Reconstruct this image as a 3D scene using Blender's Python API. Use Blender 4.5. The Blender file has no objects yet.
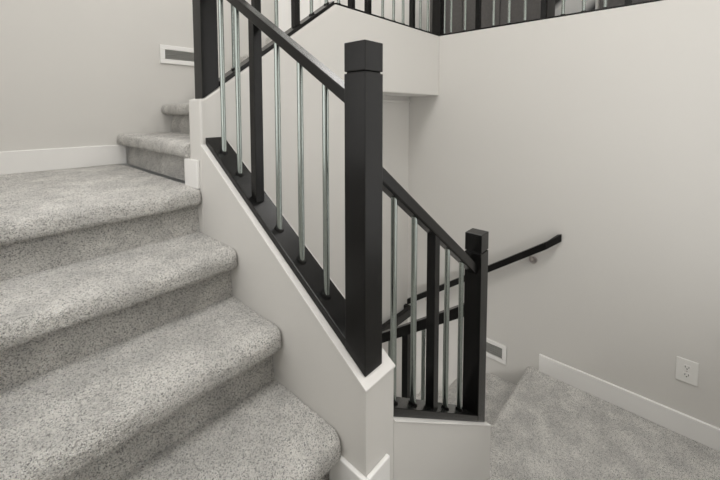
import bpy, bmesh, math, random
from mathutils import Vector, Matrix, noise

SC = bpy.context.scene
COL = SC.collection
S = 0.8                      # metres per drawing unit
random.seed(4)

# ------------------------------------------------------------------ camera
CAM_P = dict(f=358.863, px=354.875, py=134.2, yaw=0.832, pitch=-0.0616, roll=-0.0019,
             loc=(-0.8345, -0.7176, 0.0))
def make_camera():
    y, p, r = CAM_P['yaw'], CAM_P['pitch'], CAM_P['roll']
    F = Vector((math.sin(y) * math.cos(p), math.cos(y) * math.cos(p), math.sin(p)))
    R = Vector((math.cos(y), -math.sin(y), 0)); U = R.cross(F)
    R2 = R * math.cos(r) + U * math.sin(r); U2 = -R * math.sin(r) + U * math.cos(r)
    c = bpy.data.cameras.new('camera'); o = bpy.data.objects.new('camera', c); COL.objects.link(o)
    m = Matrix((R2, U2, -F)).transposed().to_4x4(); m.translation = Vector(CAM_P['loc']) * S
    o.matrix_world = m
    c.sensor_width = 36; c.sensor_fit = 'HORIZONTAL'
    c.lens = CAM_P['f'] / 720 * 36
    c.shift_x = (360 - CAM_P['px']) / 720
    c.shift_y = (CAM_P['py'] - 240) / 720
    c.clip_start = 0.02
    SC.camera = o
make_camera()

# ------------------------------------------------------------------ world, light, exposure
w = bpy.data.worlds.new('world'); SC.world = w; w.use_nodes = True
w.node_tree.nodes['Background'].inputs[0].default_value = (0.9, 0.95, 1, 1)
w.node_tree.nodes['Background'].inputs[1].default_value = 0.6
SC.view_settings.view_transform = 'Standard'
SC.view_settings.look = 'None'
SC.view_settings.gamma = 1
SC.view_settings.use_curve_mapping = False
SC.view_settings.exposure = 0.0

def area(name, loc, size, power, col=(1, 0.985, 0.965), target=None, size_y=None):
    l = bpy.data.lights.new(name, 'AREA'); l.energy = power; l.color = col
    l.shape = 'RECTANGLE'; l.size = size; l.size_y = size_y or size
    o = bpy.data.objects.new(name, l); COL.objects.link(o); o.location = Vector(loc) * S
    if target is not None:
        o.rotation_euler = (Vector(target) - Vector(loc)).to_track_quat('-Z', 'Y').to_euler()
    return o
area('stairwell_ceiling_light', (-0.5, -0.5, 3.62), 1.1, 40.5)
area('lower_landing_fill', (1.35, -0.8, 3.62), 0.8, 8)  # added fill to lift the lower level, not a known lamp
area('lower_well_fill', (1.045, 1.25, -2.72), 0.28, 6.0, target=(2.4, 1.25, -2.5), size_y=0.55)  # upright fill card added to brighten the lower flight from below
area('hall_ceiling_light', (3.6, 2.0, 3.62), 1.6, 75)
area('left_fill_light', (-1.235, 0.5, 0.7), 1.3, 9.4, (1, 1, 1), target=(2.4, 0.5, 0.7), size_y=1.7)  # added fill on the unseen left wall, brightens the knee wall side
area('front_fill_light', (1.15, -1.335, 0.0), 1.6, 9.8, (1, 1, 1), target=(1.15, 2.4, 0.0), size_y=2.0)  # added fill behind the camera for the faces turned towards it
area('front_fill_light', (-0.35, -1.335, 0.4), 1.3, 0.6, (1, 1, 1), target=(-.35, 2.4, 0.4), size_y=2.2)  # second, weak fill added behind the camera, no known window

# ------------------------------------------------------------------ materials
def mat(name, col, rough=0.5, metal=0.0, spec=0.5):
    m = bpy.data.materials.new(name); m.use_nodes = True
    b = m.node_tree.nodes['Principled BSDF']
    b.inputs['Base Color'].default_value = (*col, 1); b.inputs['Roughness'].default_value = rough
    b.inputs['Metallic'].default_value = metal; b.inputs['Specular IOR Level'].default_value = spec
    return m
def nodes(m): return m.node_tree.nodes, m.node_tree.links, m.node_tree.nodes['Principled BSDF']
def coords(m, kind='Object'):
    n = m.node_tree.nodes.new('ShaderNodeTexCoord'); return n.outputs[kind]
def add_noise(m, scale, detail=4, rough=0.6):
    n = m.node_tree.nodes.new('ShaderNodeTexNoise'); n.inputs['Scale'].default_value = scale
    n.inputs['Detail'].default_value = detail; n.inputs['Roughness'].default_value = rough
    m.node_tree.links.new(coords(m), n.inputs['Vector']); return n
def ramp(m, src, stops):
    r = m.node_tree.nodes.new('ShaderNodeValToRGB'); e = r.color_ramp.elements
    while len(e) < len(stops): e.new(0.5)
    for i, (p, c) in enumerate(stops): e[i].position = p; e[i].color = (*c, 1)
    m.node_tree.links.new(src, r.inputs[0]); return r
def bump(m, src, strength, dist):
    b = m.node_tree.nodes.new('ShaderNodeBump'); b.inputs['Strength'].default_value = strength
    b.inputs['Distance'].default_value = dist
    m.node_tree.links.new(src, b.inputs['Height']); m.node_tree.links.new(b.outputs[0], nodes(m)[2].inputs['Normal'])

def paint(name, col, rough=0.6, bs=0.08):
    m = mat(name, col, rough, spec=0.3)
    n = add_noise(m, 160, 3); bump(m, n.outputs[0], bs, 0.002); return m
PAINT = paint('wall_paint', (0.675, 0.66, 0.63))
WHITE = paint('white_trim_paint', (0.86, 0.85, 0.83), 0.4, 0.02)
CAPW = paint('white_cap_paint', (0.75, 0.735, 0.71), 0.45, 0.02)
CEIL = paint('ceiling_paint', (0.8, 0.79, 0.77))

def carpet(name, dark, mid, light):
    m = mat(name, mid, 0.95, spec=0.1)
    N, L, B = nodes(m)
    n = N.new('ShaderNodeTexVoronoi'); n.inputs['Scale'].default_value = 450     # one cell per yarn tuft
    wob = add_noise(m, 120, 3); vm = N.new('ShaderNodeVectorMath'); vm.operation = 'SCALE'; vm.inputs['Scale'].default_value = 0.006
    va = N.new('ShaderNodeVectorMath'); va.operation = 'ADD'
    L.new(wob.outputs['Color'], vm.inputs[0]); L.new(vm.outputs[0], va.inputs[0]); L.new(coords(m), va.inputs[1]); L.new(va.outputs[0], n.inputs['Vector'])
    sep = N.new('ShaderNodeSeparateColor'); L.new(n.outputs['Color'], sep.inputs[0])
    n2 = add_noise(m, 9, 3, 0.6)
    r = ramp(m, sep.outputs[0], [(0.02, dark), (0.42, mid), (0.95, light)])
    r2 = ramp(m, n2.outputs[0], [(0.35, (0.80, 0.80, 0.80)), (0.65, (1.08, 1.08, 1.08))])
    mx = N.new('ShaderNodeMix'); mx.data_type = 'RGBA'; mx.blend_type = 'MULTIPLY'; mx.inputs[0].default_value = 1
    L.new(r.outputs[0], mx.inputs[6]); L.new(r2.outputs[0], mx.inputs[7]); L.new(mx.outputs[2], B.inputs['Base Color'])
    inv = N.new('ShaderNodeMath'); inv.operation = 'MULTIPLY_ADD'; inv.inputs[1].default_value = -1.3; inv.inputs[2].default_value = 1
    L.new(n.outputs['Distance'], inv.inputs[0]); bump(m, inv.outputs[0], 1.0, 0.004)
    B.inputs['Sheen Weight'].default_value = 0.25; B.inputs['Sheen Roughness'].default_value = 0.6
    return m
CARPET = carpet('carpet_greige', (0.23, 0.22, 0.203), (0.92, 0.89, 0.838), (1.0, 0.985, 0.94))

BLACK = mat('black_satin_paint', (0.009, 0.0088, 0.0085), 0.27, spec=0.28)
_n = add_noise(BLACK, 3, 3)
_r = ramp(BLACK, _n.outputs[0], [(0.3, (0.0065, 0.0063, 0.006)), (0.7, (0.0085, 0.0083, 0.008))])
BLACK.node_tree.links.new(_r.outputs[0], nodes(BLACK)[2].inputs['Base Color'])
STEEL = mat('brushed_steel', (0.37, 0.41, 0.39), 0.24, 1.0)
_n = add_noise(STEEL, 300, 2); bump(STEEL, _n.outputs[0], 0.03, 0.001)
NICKEL = mat('nickel', (0.55, 0.51, 0.49), 0.3, 1.0)
PLASTIC = mat('white_plastic', (0.80, 0.79, 0.76), 0.35)
SLOT = mat('dark_slot', (0.03, 0.03, 0.03), 0.6)
GRILLE = mat('grey_grille', (0.33, 0.33, 0.31), 0.5, 0.1)
DARKCAB = mat('charcoal_cabinet', (0.05, 0.047, 0.045), 0.5)
_n = add_noise(DARKCAB, 40, 4)
_r = ramp(DARKCAB, _n.outputs[0], [(0.3, (0.042, 0.039, 0.037)), (0.7, (0.062, 0.058, 0.056))])
DARKCAB.node_tree.links.new(_r.outputs[0], nodes(DARKCAB)[2].inputs['Base Color'])

# ------------------------------------------------------------------ mesh helpers (drawing units -> metres)
def link(name, verts, faces, material, parent=None, smooth=False, bevel=0.0, kind=None, loc=None):
    """one mesh object; verts in world drawing units, stored relative to the parent or its own loc"""
    base = Vector((0, 0, 0))
    if parent is not None: base = wloc(parent)
    if loc is not None: base = Vector(loc) * S
    me = bpy.data.meshes.new(name)
    me.from_pydata([tuple(Vector(v) * S - base) for v in verts], [], faces)
    bm = bmesh.new(); bm.from_mesh(me); bmesh.ops.recalc_face_normals(bm, faces=bm.faces); bm.to_mesh(me); bm.free()
    me.materials.append(material)
    if smooth:
        for p in me.polygons: p.use_smooth = True
    o = bpy.data.objects.new(name, me); COL.objects.link(o)
    if parent is not None:
        o.parent = parent
        if loc is not None: o.location = base - wloc(parent)
    elif loc is not None: o.location = base
    if bevel:
        b = o.modifiers.new('bevel', 'BEVEL'); b.width = bevel * S; b.segments = 2; b.limit_method = 'ANGLE'
        b.harden_normals = False
    if kind: o['kind'] = kind
    return o
def wloc(o):
    v = Vector(o.location)
    while o.parent is not None:
        o = o.parent; v += Vector(o.location)
    return v
def box(x0, x1, y0, y1, z0, z1):
    v = [(x, y, z) for z in (z0, z1) for y in (y0, y1) for x in (x0, x1)]
    return v, [(0, 2, 3, 1), (4, 5, 7, 6), (0, 1, 5, 4), (2, 6, 7, 3), (0, 4, 6, 2), (1, 3, 7, 5)]
def prism(poly, axis, a0, a1):
    """poly in the two other axes (x: (y,z), y: (x,z), z: (x,y)) extruded along axis"""
    def P(p, a):
        return {'x': (a, p[0], p[1]), 'y': (p[0], a, p[1]), 'z': (p[0], p[1], a)}[axis]
    n = len(poly)
    v = [P(p, a0) for p in poly] + [P(p, a1) for p in poly]
    f = [tuple(range(n))[::-1], tuple(range(n, 2 * n))] + [(i, (i + 1) % n, n + (i + 1) % n, n + i) for i in range(n)]
    return v, f
def join(*parts):
    V, F = [], []
    for v, f in parts:
        k = len(V); V += list(v); F += [tuple(i + k for i in q) for q in f]
    return V, F
def rake(u0, z0, u1, z1, h):                    # a raking bar seen from the side
    return [(u0, z0), (u1, z1), (u1, z1 + h), (u0, z0 + h)]
def cyl(c0, c1, r, n=16, r1=None):
    c0, c1 = Vector(c0), Vector(c1); d = (c1 - c0).normalized()
    a = d.orthogonal().normalized(); b = d.cross(a); r1 = r if r1 is None else r1
    V = [tuple(c0 + (a * math.cos(t) + b * math.sin(t)) * r) for t in [2 * math.pi * i / n for i in range(n)]]
    V += [tuple(c1 + (a * math.cos(t) + b * math.sin(t)) * r1) for t in [2 * math.pi * i / n for i in range(n)]]
    F = [tuple(range(n))[::-1], tuple(range(n, 2 * n))] + [(i, (i + 1) % n, n + (i + 1) % n, n + i) for i in range(n)]
    return V, F
def structure(name, vf, material, bevel=0.0):
    return link(name, vf[0], vf[1], material, bevel=bevel, kind='structure')
def thing(name, label, cat, loc, group=None):
    o = bpy.data.objects.new(name, None); COL.objects.link(o); o.location = Vector(loc) * S
    o.empty_display_size = 0.1
    o['label'] = label; o['category'] = cat
    if group: o['group'] = group
    return o
def part(name, vf, material, parent, bevel=0.0, smooth=False, label=None, loc=None):
    o = link(name, vf[0], vf[1], material, parent, smooth=smooth, bevel=bevel, loc=loc)
    if smooth and not bevel: o.data.set_sharp_from_angle(angle=math.radians(40))
    if label: o['label'] = label
    return o

# ------------------------------------------------------------------ key dimensions
ZL, ZU, ZB = -0.393, 0.757, -2.193           # landing, upper floor, lower landing
XR, YP, YW = 2.379, 1.077, 2.462
XL, YF, TOP, BOT = -1.25, -1.35, 3.7, -3.4
ZT5 = -1.304
capA = lambda y: -0.873 + 0.6415 * (y + 0.02)
cap2 = lambda x: -1.075 - 0.70 * (x - 0.13)
cap3 = lambda y: -1.90 - 0.72 * (y - 0.13)
capP = lambda x: min(0.744, 0.068 + 0.716 * x)

# ------------------------------------------------------------------ the shell
structure('wall_left', box(XL - .12, XL, YF - .12, YW + .12, BOT, TOP), PAINT)
structure('wall_back', box(XL, 5.6, YW, YW + .12, BOT, TOP), PAINT)
structure('wall_front', box(XL, 5.6, YF - .12, YF, BOT, TOP), PAINT)
structure('wall_right', box(XR, XR + .13, YF, 1.43, BOT, 0.744), PAINT)
structure('wall_recess', join(box(1.035, XR + .13, 1.43, 1.55, BOT, 0.45), box(.915, 1.035, YP + .14, 1.55, BOT, 0.45)), PAINT)
structure('wall_hall', box(5.0, 5.12, YF, YW, 0.45, TOP), PAINT)
structure('ceiling', box(XL, 5.1, YF, YW, TOP, TOP + .1), CEIL)
# wall of the upper flight, its left end rounded like bullnose corner bead
def well_wall():
    r = 0.028
    xs = [(-.02, 0.055), (-.02 + r, 0.068)]
    poly = [(-.02, BOT), (-.02, capP(0)), (0.0, capP(0)), (0.945, 0.744), (XR, 0.744), (XR, 0.161), (1.035, 0.161), (1.035, BOT)]
    return prism(poly, 'y', YP, YP + .14)
structure('wall_well', well_wall(), PAINT, bevel=0.012)
structure('ceiling_recess', box(1.035, XR, YP + .14, 1.43, 0.161, 0.24), CEIL)
structure('trim_2', box(1.035, XR - .012, 1.405, 1.43, 0.098, 0.120), PAINT, bevel=0.003)
# knee walls round the open well
structure('wall_knee', prism([(-.02, BOT), (-.02, capA(-.02)), (YP, capA(YP)), (YP, BOT)], 'x', -.02, .129), PAINT, bevel=0.003)
structure('wall_knee_lower', prism([(.129, BOT), (.129, cap2(.129)), (1.022, cap2(1.022)), (1.022, BOT)], 'y', -.02, .129), PAINT, bevel=0.003)
structure('wall_knee_bottom', prism([(.129, BOT), (.129, cap3(.129)), (YP, cap3(YP)), (YP, BOT)], 'x', .876, 1.022), PAINT, bevel=0.003)
# white caps on the knee walls
structure('trim_3', prism(rake(-.024, capA(-.024) + .001, YP, capA(YP) + .001, .006), 'x', -.024, .133), CAPW, bevel=0.002)
structure('trim_4', prism(rake(.133, cap2(.133) + .001, 1.026, cap2(1.026) + .001, .006), 'y', -.024, .133), CAPW, bevel=0.002)
structure('trim_5', prism(rake(.135, cap3(.135) + .001, YP, cap3(YP) + .001, .006), 'x', .872, 1.026), CAPW, bevel=0.002)
# unseen frames added round the fill lights behind and beside the viewpoint
def frame_x(x0, x1, ya, yb, za, zb, q=.06):
    return join(box(x0, x1, ya - q, ya, za - q, zb + q), box(x0, x1, yb, yb + q, za - q, zb + q), box(x0, x1, ya, yb, za - q, za), box(x0, x1, ya, yb, zb, zb + q))
def frame_y(y0, y1, xa, xb, za, zb, q=.06):
    return join(box(xa - q, xa, y0, y1, za - q, zb + q), box(xb, xb + q, y0, y1, za - q, zb + q), box(xa, xb, y0, y1, za - q, za), box(xa, xb, y0, y1, zb, zb + q))
structure('fill_frame_1', frame_x(XL, XL + .03, -.15, 1.15, -.15, 1.55), WHITE, bevel=.003)
structure('fill_frame_2', frame_y(YF, YF + .03, .35, 1.95, -1.0, 1.0), WHITE, bevel=.003)
structure('fill_frame_3', frame_y(YF, YF + .03, -1.0, .25, -.7, 1.5), WHITE, bevel=.003)
# skirting boards
def skirt(name, x0, x1, y0, y1, z0):
    return structure(name, box(x0, x1, y0, y1, z0, z0 + .148), WHITE, bevel=0.004)
skirt('baseboard_back', XL, .015, YW - .02, YW, ZL)
skirt('baseboard_right', XR - .02, XR, YF, .094, ZB)
structure('baseboard_left', join(box(-.036, -.02, -.036, .135, ZT5, ZT5 + .148), box(-.02, .088, -.036, -.02, ZT5, ZT5 + .148)), WHITE, bevel=0.004)
structure('baseboard_landing', join(box(-.036, -.02, 1.10, 1.253, ZL, ZL + .148)), WHITE, bevel=0.004)

# ------------------------------------------------------------------ carpeted flights
def carpet_strip(length, depth, thick, over, res, seed, flip_end=None, back=True):
    """profile: flat top from the back edge to a bullnose and back under it, swept along the length.
    returns verts (a, u, z): a along the nosing, u = out towards the walker, z up; u = 0 at the riser face below"""
    r = thick / 2
    prof = []
    n = max(2, int((depth - (r - over) ) / res))
    for i in range(n + 1): prof.append((-depth + (depth + over - r) * i / n, 0.0))
    k = max(6, int(math.pi * r / res))
    for i in range(1, k + 1):
        t = math.pi * i / k
        c_ = math.cos(t); prof.append((over - r + r * math.sin(t) ** .8, -r + r * math.copysign(abs(c_) ** (.95 if c_ > 0 else .62), c_)))
    prof += [(over - r - .012, -thick + .004), (-0.045, -thick + .012)]
    na = max(2, int(length / res))
    V, F = [], []
    m = len(prof)
    for i in range(na + 1):
        a = length * i / na
        d = min(a if flip_end in ('start', 'both') else 9, (length - a) if flip_end in ('end', 'both') else 9)
        e = 1.0 if d > 0.03 else 0.75 + 0.25 * math.sqrt(max(0, 1 - (1 - d / 0.03) ** 2))
        for j, (u, z) in enumerate(prof):
            uu = u if u < -0.02 else -0.02 + (u + 0.02) * e
            p = Vector((a * 55, u * 55, z * 55 + seed * 7))
            h = noise.noise(p) * 0.0044 + noise.noise(p * 2.3) * 0.0036
            h += noise.noise(Vector((a * 7, u * 7, z * 7 + seed))) * 0.004
            # push along the local normal
            if u <= over - r: nu, nz = 0, 1
            else:
                ln = math.hypot(u - (over - r), z + r) or 1
                nu, nz = (u - (over - r)) / ln, (z + r) / ln
            if j == 0 or j == m - 1: h = 0
            V.append((a, uu + nu * h, z + nz * h))
    for i in range(na):
        for j in range(m - 1):
            q = i * m + j
            F.append((q, q + m, q + m + 1, q + 1))
    F.append(tuple(range(m))); F.append(tuple(range(na * m, na * m + m))[::-1])
    return V, F
def place(V, o, A, U):                    # a along A, u along U, z up
    o, A, U = Vector(o), Vector(A), Vector(U)
    return [tuple(o + A * a + U * u + Vector((0, 0, z))) for a, u, z in V]
def riser_sheet(length, h, res, seed):
    na, nh = max(2, int(length / res)), max(2, int(h / res))
    V, F = [], []
    for i in range(na + 1):
        for j in range(nh + 1):
            a, z = length * i / na, h * j / nh
            p = Vector((a * 70, z * 70, seed * 3.3))
            V.append((a, -.007 - .030 * (z / h) ** 2 + noise.noise(p) * 0.0035 + noise.noise(p * 2.1) * 0.002, z))
    for i in range(na):
        for j in range(nh):
            q = i * (nh + 1) + j
            F.append((q, q + 1, q + nh + 2, q + nh + 1))
    return V, F

def tread(parent, o, A, U, length, depth, z, res, seed, end=None, name='tread', thick=.085, over=.061):
    V, F = carpet_strip(length, depth, thick, over, res, seed, end)
    return part(name, (place([(a, u, zz + z) for a, u, zz in V], o, A, U), F), CARPET, parent, smooth=True)
def riser(parent, o, A, U, length, z0, z1, res, seed):
    V, F = riser_sheet(length, z1 - z0, res, seed)
    return part('riser', (place([(a, u, zz + z0) for a, u, zz in V], o, A, U), F), CARPET, parent)

RUN = .3265
# first flight: climbs away from the camera along the knee wall
fa = thing('stair_flight', 'carpeted stair flight in the left foreground climbing beside the knee wall', 'stairs', (-.63, .137, ZT5))
YR = [1.116 - RUN * k for k in range(4)]           # riser faces
ZA = [ZL, -.623, -.853, -1.083, ZT5]
LA = -.028 - XL
for k in range(4):
    res = (.011, .0075, .006, .006)[k]
    if k: tread(fa, (XL + .006, YR[k], 0), (1, 0, 0), (0, -1, 0), LA, RUN + .005, ZA[k], res, k, 'end')
    riser(fa, (XL + .006, YR[k], 0), (1, 0, 0), (0, -1, 0), LA, ZA[k + 1] - .004, ZA[k] - .07, res * 1.3, 20 + k)

def floor_carpet(name, o, A, U, length, depth, z, res, seed, **kw):
    V, F = carpet_strip(length, depth, .085, .045, res, seed, kw.get('end'))
    return structure(name, (place([(a, u, zz + z) for a, u, zz in V], o, A, U), F), CARPET)
floor_carpet('floor_landing', (XL, YR[0], 0), (1, 0, 0), (0, -1, 0), LA + .004, YW - YR[0], ZL, .011, 9, end='end')

# upper flight: turns right along the back wall
fb = thing('stair_flight', 'upper carpeted stair flight starting at the far end of the landing by the back wall', 'stairs', (.65, 1.85, ZL))
for k in range(5):
    x = .018 + RUN * k; z0 = ZL + .2302 * k - (.004 if k == 0 else 0); z1 = ZL + .23 * (k + 1)
    riser(fb, (x, YW - .006, 0), (0, -1, 0), (-1, 0, 0), YW - YP - .148, z0, z1 - .07, .016, 30 + k)
    if k < 4: tread(fb, (x, YW - .006, 0), (0, -1, 0), (-1, 0, 0), YW - YP - .148, RUN + .005, z1, .012, 40 + k)

# winder floor under the camera and the short flight down to the lower landing
def slab_floor(name, x0, x1, y0, y1, z, res, seed):
    nx, ny = int((x1 - x0) / res), int((y1 - y0) / res)
    V, F = [], []
    for i in range(nx + 1):
        for j in range(ny + 1):
            x, y = x0 + (x1 - x0) * i / nx, y0 + (y1 - y0) * j / ny
            p = Vector((x * 55, y * 55, seed))
            V.append((x, y, z + noise.noise(p) * .0032 + noise.noise(p * 2.3) * .0024))
    for i in range(nx):
        for j in range(ny):
            q = i * (ny + 1) + j; F.append((q, q + ny + 1, q + ny + 2, q + 1))
    return structure(name, (V, F), CARPET)
slab_floor('floor', XL, -.022, YF, .137, ZT5, .014, 3)

fc = thing('stair_flight', 'short carpeted stair flight down to the lower right landing, mostly hidden below the knee wall', 'stairs', (.6, -.6, ZB))
XS = [.03, .35, .668, .985]
ZC = [ZT5, -1.526, -1.748, -1.97, ZB]
for k in range(4):
    d = RUN + .005 if k else .05
    tread(fc, (XS[k], YF + .006, 0), (0, 1, 0), (1, 0, 0), -.030 - YF, d, ZC[k], .011, 50 + k, 'end', over=.042)
    riser(fc, (XS[k], YF + .006, 0), (0, 1, 0), (1, 0, 0), -.030 - YF, ZC[k + 1] - .004, ZC[k] - .07, .016, 60 + k)

# lower landing with its nosing, and the flight going down along the right wall
floor_carpet('floor_lower', (.985, .148, 0), (1, 0, 0), (0, 1, 0), XR - .985, .148 - YF, ZB, .0085, 71)
fd = thing('stair_flight', 'lowest carpeted stair flight descending along the right wall behind the small newel', 'stairs', (1.7, .3, ZB - .9))
for k in range(4):
    y = .148 + RUN * k; z = ZB - .2302 * k
    riser(fd, (1.035, y, 0), (1, 0, 0), (0, 1, 0), XR - 1.039, z - .234, z - .07, .02, 80 + k)
    if k < 3: tread(fd, (1.035, y + RUN, 0), (1, 0, 0), (0, 1, 0), XR - 1.039, RUN + .005, z - .2302, .0115, 90 + k)
structure('floor_basement', box(1.036, XR - .002, .148 + 3 * RUN, 1.428, ZB - .2302 * 4 - .06, ZB - .2302 * 4), CARPET)
# upper floor
structure('floor_upper', join(box(XR + .13, 5.0, YF, YW, .66, ZU), box(1.306, XR + .13, YP + .12, YW, .66, ZU)), CARPET)

# ------------------------------------------------------------------ newel posts
W = .089
def newel(label, x, y, z0, ztop, foot=None):
    t = thing('newel_post', label, 'newel post', (x + W / 2, y + W / 2, z0), 'black square newel posts')
    if foot is None: foot = [z0] * 4
    zc = ztop - .092
    v, f = box(x, x + W, y, y + W, z0, zc - .006)
    for i in range(4): v[i] = (v[i][0], v[i][1], foot[i])
    part('shaft', (v, f), BLACK, t, bevel=.0025)
    g = .005
    part('cap', join(box(x + g, x + W - g, y + g, y + W - g, zc - .010, zc), box(x, x + W, y, y + W, zc, ztop)), BLACK, t, bevel=.003)
    return t
e = .009
newel('tall black newel post in the middle of the picture, nearest the camera', 0, 0, capA(0), .220,
      [capA(0) + e, capA(0) + e, capA(W) + e, capA(W) + e])
newel('small black newel post lower right where the lower railing ends', .8965, 0, cap2(.94), -.620,
      [cap2(.8965) + e, cap2(.8965 + W) + e, cap2(.8965) + e, cap2(.8965 + W) + e])
newel('black newel post at the top left above the landing corner', -.004, YP + .004, .07, 1.45,
      [capP(0) + .001, capP(W) + .001, capP(0) + .001, capP(W) + .001])
newel('black newel post at the corner of the upper balcony', XR, YP, .745, 1.9)

# ------------------------------------------------------------------ railings
def unit_mesh(name, vf, material, bev=0.0):
    o = link(name, vf[0], vf[1], material, bevel=0)
    me = o.data
    if name == 'steel':
        for p in me.polygons: p.use_smooth = len(p.vertices) == 4
    bpy.data.objects.remove(o); return me
ROD = .0118
def baluster(parent, kind, p, z0, z1, shoe_slope=None):
    """p = (x, y); a steel rod or a square black baluster from z0 to z1"""
    x, y = p
    if kind == 's':
        o = part('baluster', cyl((x, y, z0), (x, y, z1), ROD, 20), STEEL, parent, smooth=True, label='round brushed steel baluster', loc=(x, y, z0))
        sh = cyl((x, y, z0 - .004), (x, y, z0 + .012), ROD + .006, 18)
        axis, sl = shoe_slope or ('x', 0)
        v = [(a, b, c + sl * ((a - x) if axis == 'x' else (b - y))) for a, b, c in sh[0]]
        part('shoe', (v, sh[1]), BLACK, o, bevel=.001)
    else:
        h = .0203
        o = part('baluster', box(x - h, x + h, y - h, y + h, z0 - .01, z1), BLACK, parent, bevel=.002, label='square black wooden baluster', loc=(x, y, z0))
    return o

# upper near railing (between tall newel and landing wall)
g1 = thing('stair_railing', 'black railing with steel balusters rising from tall newel to upper left post', 'railing', (.045, .55, capA(.55)))
rb = lambda y: .030 + .645 * (y - .109)
part('handrail', prism(rake(W + .0005, rb(W), YP + .003, rb(YP + .003), .047), 'x', .018, .073), BLACK, g1, bevel=.004)
pl = lambda y: capA(y) + .007
part('base_rail', prism(rake(W - .002, pl(W), YP - .001, pl(YP), .034), 'x', .001, .104), BLACK, g1, bevel=.003)
for y, k in [(.967, 's'), (.821, 's'), (.671, 'b'), (.512, 's'), (.367, 's'), (.226, 's')]:
    baluster(g1, k, (.045, y), pl(y) + .034, rb(y) + .03, ('y', .6415))

# lower railing (tall newel to small newel)
g2 = thing('stair_railing', 'short black railing with steel balusters falling from tall newel to small newel', 'railing', (.5, .045, cap2(.5)))
r2 = lambda x: -.222 - .752 * (x - .09)
part('handrail', prism(rake(W + .0005, r2(W), .896, r2(.896), .060), 'y', .0195, .0705), BLACK, g2, bevel=.007)
p2 = lambda x: cap2(x) + .007
part('base_rail', prism(rake(.135, p2(.135), .896, p2(.896), .034), 'y', .001, .104), BLACK, g2, bevel=.003)
for x, k in [(.214, 's'), (.350, 's'), (.500, 'b'), (.626, 's'), (.770, 's')]:
    baluster(g2, k, (x, .045), p2(x) + .034, r2(x) + .03, ('x', -.70))

# third railing, from the small newel down along the lowest flight
g3 = thing('stair_railing', 'dark railing seen through the lower balusters, falling behind the small newel', 'railing', (.94, .7, cap3(.7)))
r3 = lambda y: -1.044 - .066 - .716 * (y - .131)
part('handrail', prism(rake(W - .002, r3(W), YP, r3(YP), .066), 'x', .914, .966), BLACK, g3, bevel=.004)
p3 = lambda y: cap3(y) + .007
part('base_rail', prism(rake(.137, p3(.137), YP, p3(YP), .034), 'x', .895, .985), BLACK, g3, bevel=.003)
for y, k in [(.215, 's'), (.355, 's'), (.475, 'b'), (.60, 's'), (.74, 's'), (.88, 's'), (1.01, 's')]:
    baluster(g3, k, (.94, y), p3(y) + .034, r3(y) + .03, ('y', -.72))

# raking railing of the upper flight, behind
g4 = thing('stair_railing', 'railing behind at the top, rising right along the upper flight', 'railing', (.5, YP + .05, .4))
pp = lambda x: .068 + .716 * x + .001
part('base_rail', prism(rake(.0935, pp(.0935), .935, pp(.935), .027), 'y', YP + .004, YP + .094), BLACK, g4, bevel=.003)
part('handrail', prism(rake(.0935, pp(.0935) + .95, .99, pp(.99) + .95, .062), 'y', YP + .024, YP + .075), BLACK, g4, bevel=.004)
for x, k in [(.20, 's'), (.345, 'b'), (.485, 's'), (.632, 'b'), (.765, 's'), (.90, 's')]:
    baluster(g4, k, (x, YP + .05), pp(x) + .027, pp(x) + .98, ('x', .716))

# level balcony railing over the fascia
g5 = thing('stair_railing', 'level balcony railing along the top of the short fascia wall', 'railing', (1.7, YP + .05, .744))
part('base_rail', box(.95, XR - .002, YP + .004, YP + .094, .7445, .757), BLACK, g5, bevel=.003)
part('handrail', box(1.0, XR - .002, YP + .024, YP + .075, 1.72, 1.78), BLACK, g5, bevel=.004)
for x, k in [(1.02, 's'), (1.155, 'b'), (1.345, 'b'), (1.53, 's'), (1.68, 's'), (1.82, 's'), (1.965, 'b'), (2.10, 's'), (2.235, 's')]:
    baluster(g5, k, (x, YP + .05), .760, 1.75)

# balcony railing on top of the right wall
g6 = thing('stair_railing', 'balcony railing on top of the right wall with bright steel balusters', 'railing', (XR + .05, 0, .744))
part('base_rail', box(XR + .004, XR + .094, YF + .01, YP - .003, .7445, .760), BLACK, g6, bevel=.003)
part('handrail', box(XR + .024, XR + .075, YF + .01, YP - .003, 1.72, 1.78), BLACK, g6, bevel=.004)
pat = 'ssbsss'
ys = [(1.054, 's'), (.983, 's'), (.838, 's'), (.711, 'b'), (.568, 's'), (.432, 's'), (.30, 's'), (.155, 'b'), (.015, 's'), (-.125, 's'), (-.262, 's'), (-.40, 'b'), (-.54, 's'), (-.68, 's'), (-.82, 's')]
for y, k in ys: baluster(g6, k, (XR + .05, y), .760, 1.75)

# ------------------------------------------------------------------ wall handrails
def bracket(parent, at, wall, name='bracket'):
    at, wall = Vector(at), Vector(wall)
    d = (wall - at); hz = Vector((d.x, d.y, 0)).normalized()
    mid = at + Vector((0, 0, -.045))
    o = part(name, join(cyl(at, mid, .011, 12), cyl(mid + Vector((0, 0, .008)), wall, .013, 14), cyl(wall - hz * .014, wall, .030, 20)), NICKEL, parent, smooth=True, label='nickel bracket')
    return o
h1 = thing('wall_handrail', 'black handrail sloping down the right wall past the small newel', 'handrail', (XR, .6, -1.5))
hx0, hx1 = XR - .105, XR - .058
zr = lambda y: -1.114 - .715 * (y - .06)
part('rail', prism(rake(.045, zr(.045), 1.37, zr(1.37), .062), 'x', hx0, hx1), BLACK, h1, bevel=.004)
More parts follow.
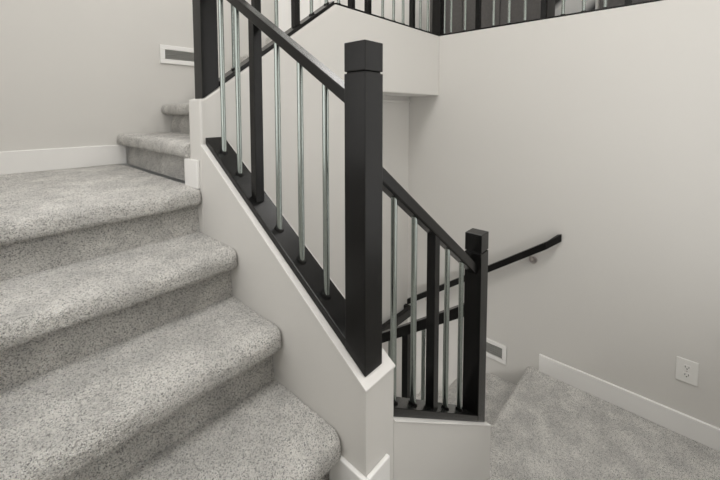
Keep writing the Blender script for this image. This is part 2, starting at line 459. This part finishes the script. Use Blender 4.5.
# mitred return that ends at the wall
def ret(y0, y1):
    za, zb = zr(y0), zr(y1)
    V = [(hx0, y0, za), (hx1, y0, za), (hx1, y0, za + .062), (hx0, y0, za + .062),
         (XR - .020, y1 - .0, zb + .0), (XR - .002, y1 + .035, zb - .015), (XR - .002, y1 + .035, zb + .047), (XR - .020, y1, zb + .062)]
    return V, [(0, 1, 2, 3), (4, 7, 6, 5), (0, 4, 5, 1), (1, 5, 6, 2), (2, 6, 7, 3), (3, 7, 4, 0)]
part('rail_return', ret(.047, -.045), BLACK, h1, bevel=.003)
for y in (.165, 1.15):
    bracket(h1, ((hx0 + hx1) / 2, y, zr(y) + .005), (XR, y, zr(y) - .062))

h2 = thing('wall_handrail', 'short level black handrail in the lower corner behind the balusters', 'handrail', (2.1, 1.43, -2.1))
part('rail', box(1.3, 2.345, 1.335, 1.385, -2.175, -2.085), BLACK, h2, bevel=.004)
part('rail_return', box(2.30, 2.345, 1.385, 1.43, -2.175, -2.085), BLACK, h2, bevel=.003)
bracket(h2, (1.9, 1.36, -2.172), (1.9, 1.43, -2.235))

# ------------------------------------------------------------------ wall registers and outlet
def register(label, axis, wall, a0, a1, z0, z1, sgn):
    """axis: the wall runs along this axis; wall = coordinate of its face; sgn = direction out of the wall"""
    def B(a, b, c, d, n0, n1):
        lo, hi = sorted((wall + sgn * n0, wall + sgn * n1))
        return box(a, b, lo, hi, c, d) if axis == 'x' else box(lo, hi, a, b, c, d)
    mid = (a0 + a1) / 2
    t = thing('wall_register', label, 'air vent', (mid, wall, z0) if axis == 'x' else (wall, mid, z0), 'white wall air vents')
    q = .037
    fr = join(B(a0, a1, z0, z0 + q, 0, .014), B(a0, a1, z1 - q, z1, 0, .014), B(a0, a0 + q, z0 + q, z1 - q, 0, .014), B(a1 - q, a1, z0 + q, z1 - q, 0, .014))
    part('frame', fr, WHITE, t, bevel=.003)
    part('backing', B(a0 + q, a1 - q, z0 + q, z1 - q, .0005, .002), GRILLE, t, label='dark grey duct opening')
    n = 5
    sl = []
    for i in range(n):
        zc = z0 + q + (z1 - z0 - 2 * q) * (i + .5) / n
        sl.append(B(a0 + q, a1 - q, zc - .0018, zc + .0018, .002, .011))
    part('louver', join(*sl), GRILLE, t, label='thin grey louver blades')
    return t
register('white framed wall vent low on the back wall at upper left', 'x', YW, .288, .66, .404, .555, -1)
register('white framed wall vent low on the right wall beside the small newel', 'y', XR, .365, .70, -2.275, -2.103, -1)

t = thing('wall_outlet', 'white double power outlet on the right wall above the skirting', 'outlet', (XR, -.81, -1.82))
oy0, oy1, oz0, oz1 = -.865, -.755, -1.822, -1.663
part('cover_plate', box(XR - .008, XR, oy0, oy1, oz0, oz1), PLASTIC, t, bevel=.003)
for zc in (-1.716, -1.769):
    poly = []
    for i in range(24):
        a = 2 * math.pi * i / 24
        poly.append((-.81 + .0215 * math.cos(a), zc + max(-.0165, min(.0165, .0215 * math.sin(a)))))
    s = part('socket', prism(poly, 'x', XR - .0105, XR - .007), PLASTIC, t)
    part('slot', join(box(XR - .0112, XR - .009, -.81 - .0105, -.81 - .0075, zc - .002, zc + .010), box(XR - .0112, XR - .009, -.81 + .0075, -.81 + .0105, zc - .002, zc + .010),
         cyl((XR - .0112, -.81, zc - .009), (XR - .009, -.81, zc - .009), .0035, 12)), SLOT, s, label='dark plug slots')
part('screw', cyl((XR - .0095, -.81, -1.7425), (XR - .007, -.81, -1.7425), .004, 12), NICKEL, t)

# ------------------------------------------------------------------ upper hall beyond the railings
def cabinet(label, x0, x1, y0, y1, h, n):
    t = thing('tall_cabinet', label, 'cabinet', ((x0 + x1) / 2, (y0 + y1) / 2, ZU), 'dark cabinets in the upper hall')
    part('body', box(x0 + .02, x1, y0, y1, ZU, ZU + h), DARKCAB, t, bevel=.004)
    for i in range(n):
        a, b = y0 + (y1 - y0) * i / n + .004, y0 + (y1 - y0) * (i + 1) / n - .004
        d = part('door', box(x0, x0 + .02, a, b, ZU + .08, ZU + h - .01), DARKCAB, t, bevel=.003)
        part('handle', cyl((x0 - .015, b - .04, ZU + .9), (x0 - .015, b - .04, ZU + 1.1), .007, 10), NICKEL, d, smooth=True)
cabinet('wide dark cabinet in the upper hall behind the right wall balusters', 3.9, 4.4, .55, 2.10, 1.9, 3)
cabinet('narrow dark cabinet in the upper hall at the far right of balcony', 3.9, 4.4, -.95, .0, 1.9, 2)
# black and white canvas between them
art = mat('canvas_print', (.8, .8, .78), .6)
N, L, B = nodes(art)
wv = N.new('ShaderNodeTexWave'); wv.inputs['Scale'].default_value = 1.1; wv.inputs['Distortion'].default_value = 3; wv.inputs['Detail'].default_value = 3
wv.bands_direction = 'DIAGONAL'
L.new(coords(art), wv.inputs['Vector'])
rr = ramp(art, wv.outputs[0], [(0.05, (.03, .03, .03)), (0.22, (.45, .45, .45)), (0.5, (.82, .82, .80))])
L.new(rr.outputs[0], B.inputs['Base Color'])
t = thing('framed_picture', 'black and white abstract picture on the upper hall wall between dark cabinets', 'picture', (4.99, .42, 1.1))
part('canvas', box(4.965, 4.98, .20, .88, 1.15, 1.95), art, t)
part('frame', join(box(4.955, 5.0, .17, .20, 1.12, 1.98), box(4.955, 5.0, .88, .91, 1.12, 1.98), box(4.955, 5.0, .20, .88, 1.12, 1.15), box(4.955, 5.0, .20, .88, 1.95, 1.98)), WHITE, t, bevel=.003)
# door on the hall's back wall
structure('door_1', box(1.50, 2.05, YW - .012, YW, ZU, ZU + 2.5), WHITE)
structure('trim_1', join(box(1.42, 1.50, YW - .025, YW, ZU, ZU + 2.6), box(2.05, 2.13, YW - .025, YW, ZU, ZU + 2.6)), WHITE, bevel=.003)
